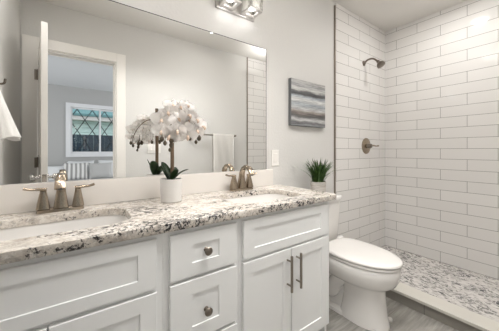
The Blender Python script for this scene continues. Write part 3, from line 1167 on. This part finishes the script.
loft(b_, [rrect(TX, 1.285, 0.40, 0.150, 0.085, 0.03), rrect(TX, 1.280, 0.43, 0.155, 0.095, 0.03), rrect(TX, 1.277, 0.56, 0.160, 0.103, 0.03), rrect(TX, 1.275, 0.735, 0.165, 0.108, 0.03)])
link('tank', b_, M['porcelain'], toi, smooth=True, autosmooth=50)
b_ = bmesh.new()
loft(b_, [rrect(TX, 1.274, 0.7355, 0.166, 0.110, 0.035), rrect(TX, 1.272, 0.739, 0.171, 0.115, 0.032), rrect(TX, 1.272, 0.762, 0.171, 0.115, 0.032), rrect(TX, 1.272, 0.768, 0.166, 0.110, 0.03)])
link('tank_lid', b_, M['porcelain'], toi, smooth=True, autosmooth=50)

# ------------------------------------------------------------ potted grass on the tank
gx, gy, gz = 1.582, 1.255, 0.7685
gp = thing('potted_grass', 'small green grass plant in a weathered pale pot on toilet tank', 'potted plant', (gx, gy, gz))
b_ = bmesh.new()
prof = [(0.052, 0), (0.057, 0.004), (0.061, 0.112), (0.059, 0.116), (0.054, 0.114), (0.053, 0.10)]
lathe(b_, (gx, gy, gz), prof, 28)
link('pot', b_, M['potwood'], gp, smooth=True, autosmooth=40)
b_ = bmesh.new()
lathe(b_, (gx, gy, gz + 0.101), [(0.052, 0), (0.048, 0.006), (0.002, 0.008)], 20)
link('soil', b_, M['moss'], gp)
b_ = bmesh.new()


def blade(b_, base, d, L, w, bend):
    side = Vector((-d.y, d.x, 0)).normalized()
    n = 6
    prev = None
    out = Vector((d.x, d.y, 0))
    for i in range(n + 1):
        f = i / n
        p = base + Vector((0, 0, 1)) * (L * f * (1 - 0.25 * bend * f)) + out * (L * bend * f ** 1.7)
        ww = w * (1 - f) ** 0.6 * (0.7 + 0.6 * f) + 0.0004
        a_ = b_.verts.new(p - side * ww)
        m_ = b_.verts.new(p + out * (-0.35 * ww))
        c_ = b_.verts.new(p + side * ww)
        if prev:
            b_.faces.new((prev[0], prev[1], m_, a_))
            b_.faces.new((prev[1], prev[2], c_, m_))
        prev = (a_, m_, c_)


for i in range(150):
    a = random.uniform(0, 2 * PI)
    r = 0.045 * math.sqrt(random.random())
    d = Vector((math.cos(a), math.sin(a), 0))
    if d.y > 0.2 and random.random() < 0.3:
        continue
    blade(b_, Vector((gx, gy, gz + 0.104)) + d * r, d, random.uniform(0.12, 0.215), random.uniform(0.0045, 0.0075), random.uniform(0.05, 1.0) * (0.5 + r / 0.04 * 0.5))
bmesh.ops.solidify(b_, geom=list(b_.faces), thickness=0.0008)
link('foliage', b_, M['grass'], gp, smooth=True)

# ------------------------------------------------------------ orchid
ox, oy, oz = 0.405, 1.250, ZC + 0.0008
orc = thing('potted_orchid', 'white artificial orchid in a round white pot on the granite counter', 'potted plant', (ox, oy, oz))
b_ = bmesh.new()
lathe(b_, (ox, oy, oz), [(0.048, 0), (0.0515, 0.003), (0.0545, 0.113), (0.053, 0.116), (0.0505, 0.114), (0.0495, 0.10)], 36)
link('pot', b_, M['potwhite'], orc, smooth=True, autosmooth=40)
b_ = bmesh.new()
lathe(b_, (ox, oy, oz + 0.101), [(0.049, 0), (0.045, 0.007), (0.002, 0.011)], 20)
link('moss', b_, M['moss'], orc)
b_ = bmesh.new()
tube(b_, [(ox + 0.006, oy, oz + 0.10), (ox + 0.006, oy + 0.002, oz + 0.30), (ox + 0.004, oy + 0.004, oz + 0.515)], 0.0092, 10, 4)
st = link('stake', b_, M['stake'], orc, smooth=True)


def leaf(az, L, w, rise, droop):
    b_ = bmesh.new()
    out = Vector((math.cos(az), math.sin(az), 0))
    side = Vector((-out.y, out.x, 0))
    base = Vector((ox, oy, oz + 0.108)) + out * 0.012
    n = 12
    prev = None
    for i in range(n + 1):
        f = i / n
        p = base + out * (L * f * math.cos(rise)) + Vector((0, 0, 1)) * (L * f * math.sin(rise) - droop * L * f ** 2.2)
        ww = w * (math.sin(PI * min(1, 0.14 + 0.86 * f)) ** 0.7) + 0.001
        row = [b_.verts.new(p + side * ww * u + Vector((0, 0, 1)) * (abs(u) * ww * 0.35)) for u in (-1, -0.5, 0, 0.5, 1)]
        if prev:
            for k in range(4):
                b_.faces.new((prev[k], prev[k + 1], row[k + 1], row[k]))
        prev = row
    bmesh.ops.solidify(b_, geom=list(b_.faces), thickness=0.0025)
    return link('leaf', b_, M['leaf'], orc, smooth=True)


A = math.radians
leaf(A(-32), 0.115, 0.026, A(48), 0.28)
leaf(A(-75), 0.085, 0.020, A(62), 0.2)
leaf(A(172), 0.12, 0.011, A(70), 0.1)
leaf(A(120), 0.12, 0.026, A(66), 0.15)
leaf(A(60), 0.11, 0.024, A(60), 0.3)

# two arching flower stems off the top of the stake
b_ = bmesh.new()
tube(b_, [(ox + 0.004, oy, oz + 0.30), (ox, oy - 0.02, oz + 0.43), (ox - 0.03, oy - 0.08, oz + 0.45), (ox - 0.07, oy - 0.13, oz + 0.41), (ox - 0.095, oy - 0.165, oz + 0.35), (ox - 0.1, oy - 0.175, oz + 0.30)], [0.003, 0.003, 0.0025, 0.002, 0.0018, 0.0014], 8)
link('stem', b_, M['stake'], orc, smooth=True)
b_ = bmesh.new()
tube(b_, [(ox + 0.006, oy, oz + 0.34), (ox + 0.01, oy - 0.03, oz + 0.44), (ox + 0.03, oy - 0.09, oz + 0.455), (ox + 0.055, oy - 0.13, oz + 0.42), (ox + 0.072, oy - 0.152, oz + 0.36), (ox + 0.075, oy - 0.155, oz + 0.32)], [0.003, 0.003, 0.0025, 0.002, 0.0018, 0.0014], 8)
link('stem', b_, M['stake'], orc, smooth=True)


def flower_mesh():
    b_ = bmesh.new()
    # local frame: face looks along +Z, up is +Y
    def petal(ang, L, w, cup):
        u = Vector((math.cos(ang), math.sin(ang), 0))
        s = Vector((-u.y, u.x, 0))
        n = 8
        prev = None
        for i in range(n + 1):
            f = i / n
            ww = w * (math.sin(PI * min(1.0, 0.10 + 0.88 * f ** 0.85)) ** 0.6)
            row = []
            for k in (-1, -0.5, 0, 0.5, 1):
                p = u * (0.003 + L * f) + s * (ww * k) + Vector((0, 0, 1)) * (cup * f * f * L - abs(k) ** 2 * ww * 0.25 + 0.002 * math.sin(k * 3 + f * 6))
                row.append(b_.verts.new(p))
            if prev:
                for k in range(4):
                    b_.faces.new((prev[k], prev[k + 1], row[k + 1], row[k]))
            prev = row
    petal(A(90), 0.036, 0.013, -0.15)
    petal(A(215), 0.034, 0.012, -0.15)
    petal(A(325), 0.034, 0.012, -0.15)
    petal(A(12), 0.042, 0.025, 0.12)
    petal(A(168), 0.042, 0.025, 0.12)
    bmesh.ops.solidify(b_, geom=list(b_.faces), thickness=0.0008)
    return b_


def lip_mesh():
    b_ = bmesh.new()
    tube(b_, [(0, 0.003, 0.0), (0, 0.0, 0.010), (0, -0.008, 0.014), (0, -0.016, 0.010)], [0.003, 0.0055, 0.006, 0.002], 8, 4)
    return b_


f0 = link('flower', flower_mesh(), M['petal'], None, smooth=True)
l0 = link('lip', lip_mesh(), M['lip'], None, smooth=True)
f0.parent = orc
l0.parent = f0
FL = [  # dx, dy, dz (from the pot base), facing (x, y, z)
    (-0.109, -0.165, 0.342, (-0.49, -1, -0.24)),
    (-0.103, -0.145, 0.391, (-0.46, -1, 0.01)),
    (-0.073, -0.145, 0.424, (-0.32, -1, 0.17)),
    (-0.078, -0.175, 0.322, (-0.34, -1, -0.34)),
    (-0.039, -0.175, 0.397, (-0.14, -1, 0.04)),
    (-0.020, -0.145, 0.452, (-0.05, -1, 0.31)),
    (0.017, -0.135, 0.466, (0.14, -1, 0.38)),
    (0.002, -0.185, 0.413, (0.06, -1, 0.11)),
    (0.002, -0.175, 0.324, (0.06, -1, -0.33)),
    (0.044, -0.175, 0.399, (0.27, -1, 0.05)),
    (0.049, -0.165, 0.350, (0.30, -1, -0.20)),
    (0.092, -0.135, 0.373, (0.51, -1, -0.09)),
    (-0.045, -0.125, 0.461, (-0.17, -1, 0.36)),
    (-0.020, -0.185, 0.355, (-0.1, -1, -0.1)),
    (-0.048, -0.190, 0.345, (-0.3, -1, -0.3)),
    (0.005, -0.165, 0.395, (0.0, -1, 0.2)),
]
for i, (dx, dy, dz, fc) in enumerate(FL):
    if i == 0:
        f, l = f0, l0
    else:
        f = f0.copy()
        COL.objects.link(f)
        l = l0.copy()
        COL.objects.link(l)
        f.parent = orc
        l.parent = f
    v = (Vector(fc) + Vector((random.uniform(-.2, .2), 0, random.uniform(-.2, .2)))).normalized()
    z = v
    x = Vector((0, 0, 1)).cross(z).normalized()
    y = z.cross(x)
    mt = Matrix((x, y, z)).transposed()
    f.rotation_euler = (mt @ Matrix.Rotation(random.uniform(-.5, .5), 3, 'Z')).to_euler()
    f.location = (dx + 0.006, dy - 0.025, dz)
    s = random.uniform(0.90, 1.08)
    f.scale = (s, s, s)
for dx, dy, dz, r in ((-0.104, -0.175, 0.308, 0.0075), (-0.091, -0.175, 0.291, 0.0065), (-0.060, -0.165, 0.305, 0.0090), (-0.062, -0.165, 0.283, 0.0070), (-0.067, -0.165, 0.262, 0.0055), (-0.040, -0.165, 0.310, 0.0085), (0.073, -0.155, 0.318, 0.0085), (0.058, -0.155, 0.299, 0.0060), (0.024, -0.165, 0.317, 0.0075)):
    b_ = bmesh.new()
    c = Vector((ox + dx, oy + dy - 0.025, oz + dz))
    r *= 1.3
    lathe(b_, c, [(0.001, r * 1.5), (r * 0.6, r), (r, 0.1 * r), (r * 0.75, -0.8 * r), (0.001, -1.3 * r)], 12)
    tube(b_, [c + Vector((0, 0, r)), c + Vector((0.004, 0.01, 0.03)), c + Vector((0.0, 0.03, 0.055))], 0.0012, 6, 3)
    link('bud', b_, M['bud'], orc, smooth=True)

# ------------------------------------------------------------ bed in the bedroom
bed = thing('bed', 'bed with white cover under the lattice window, seen in the mirror', 'bed', (0.75, -2.7, 0))
link('headboard', B(-0.58, 1.65, BY + 0.03, BY + 0.08, 0, 0.74, bev=0.01), M['headboard'], bed)
link('bed_frame', B(-0.55, 1.62, BY + 0.08, -1.75, 0.08, 0.26, bev=0.01), M['headboard'], bed)
for x in (-0.51, 1.54):
    for y in (BY + 0.12, -1.83):
        link('leg', B(x, x + 0.04, y, y + 0.04, 0, 0.08), M['headboard'], bed)
link('mattress', B(-0.54, 1.61, BY + 0.085, -1.77, 0.26, 0.50, bev=0.04, seg=4), M['pillowwhite'], bed, smooth=True)
link('duvet', B(-0.57, 1.64, -3.25, -1.74, 0.30, 0.545, bev=0.045, seg=4), M['duvet'], bed, smooth=True)


def pillow(x, y, z, w, h, d, m, label, lean=0.25, name='pillow'):
    b_ = bmesh.new()
    n = 14
    rows = []
    for sgn in (1, -1):
        gr = []
        for i in range(n + 1):
            r = []
            for j in range(n + 1):
                u, v = -1 + 2 * i / n, -1 + 2 * j / n
                t_ = (max(0, (1 - u ** 4) * (1 - v ** 4))) ** 0.5
                pin = 1 - 0.07 * (u * u + v * v) * (1 - abs(abs(u) - abs(v)) * .5) + 0.05 * (abs(u) * abs(v))
                xx, zz = u * w / 2 * (1 - 0.06 * (1 - v * v) * 0 + 0.0), v * h / 2
                xx *= 1 - 0.08 * (1 - u * u) * 0
                zz *= 1 - 0.10 * (1 - u * u) * 0
                r.append(b_.verts.new((xx * (1 - 0.07 * (1 - v * v) * abs(u)), sgn * d / 2 * t_, zz * (1 - 0.09 * (1 - u * u) * abs(v)))))
            gr.append(r)
        for i in range(n):
            for j in range(n):
                b_.faces.new((gr[i][j], gr[i + 1][j], gr[i + 1][j + 1], gr[i][j + 1]))
    bmesh.ops.remove_doubles(b_, verts=b_.verts, dist=1e-4)
    o = link(name, b_, m, smooth=True)
    o.location = (x, y, z)
    o.rotation_euler = (lean, 0, 0)
    return tag(o, label, 'pillow', 'pillows leaning below the bedroom window')


pillow(0.12, -3.60, 0.71, 0.50, 0.42, 0.14, M['pillowwhite'], 'white pillow behind the striped pillow on the bed')
pillow(0.68, -3.60, 0.72, 0.50, 0.42, 0.14, M['pillowwhite'], 'white pillow behind the plain grey pillow on the bed')
pillow(0.035, -3.42, 0.70, 0.42, 0.37, 0.13, M['stripe'], 'grey and white striped pillow on the bed', name='striped_pillow')
pillow(0.47, -3.41, 0.695, 0.44, 0.36, 0.13, M['pillowgrey'], 'plain grey pillow right of the striped one in the mirror')
pillow(-0.33, -3.50, 0.67, 0.40, 0.32, 0.13, M['pillowwhite'], 'rumpled white pillow left of the striped one, behind the door knob')
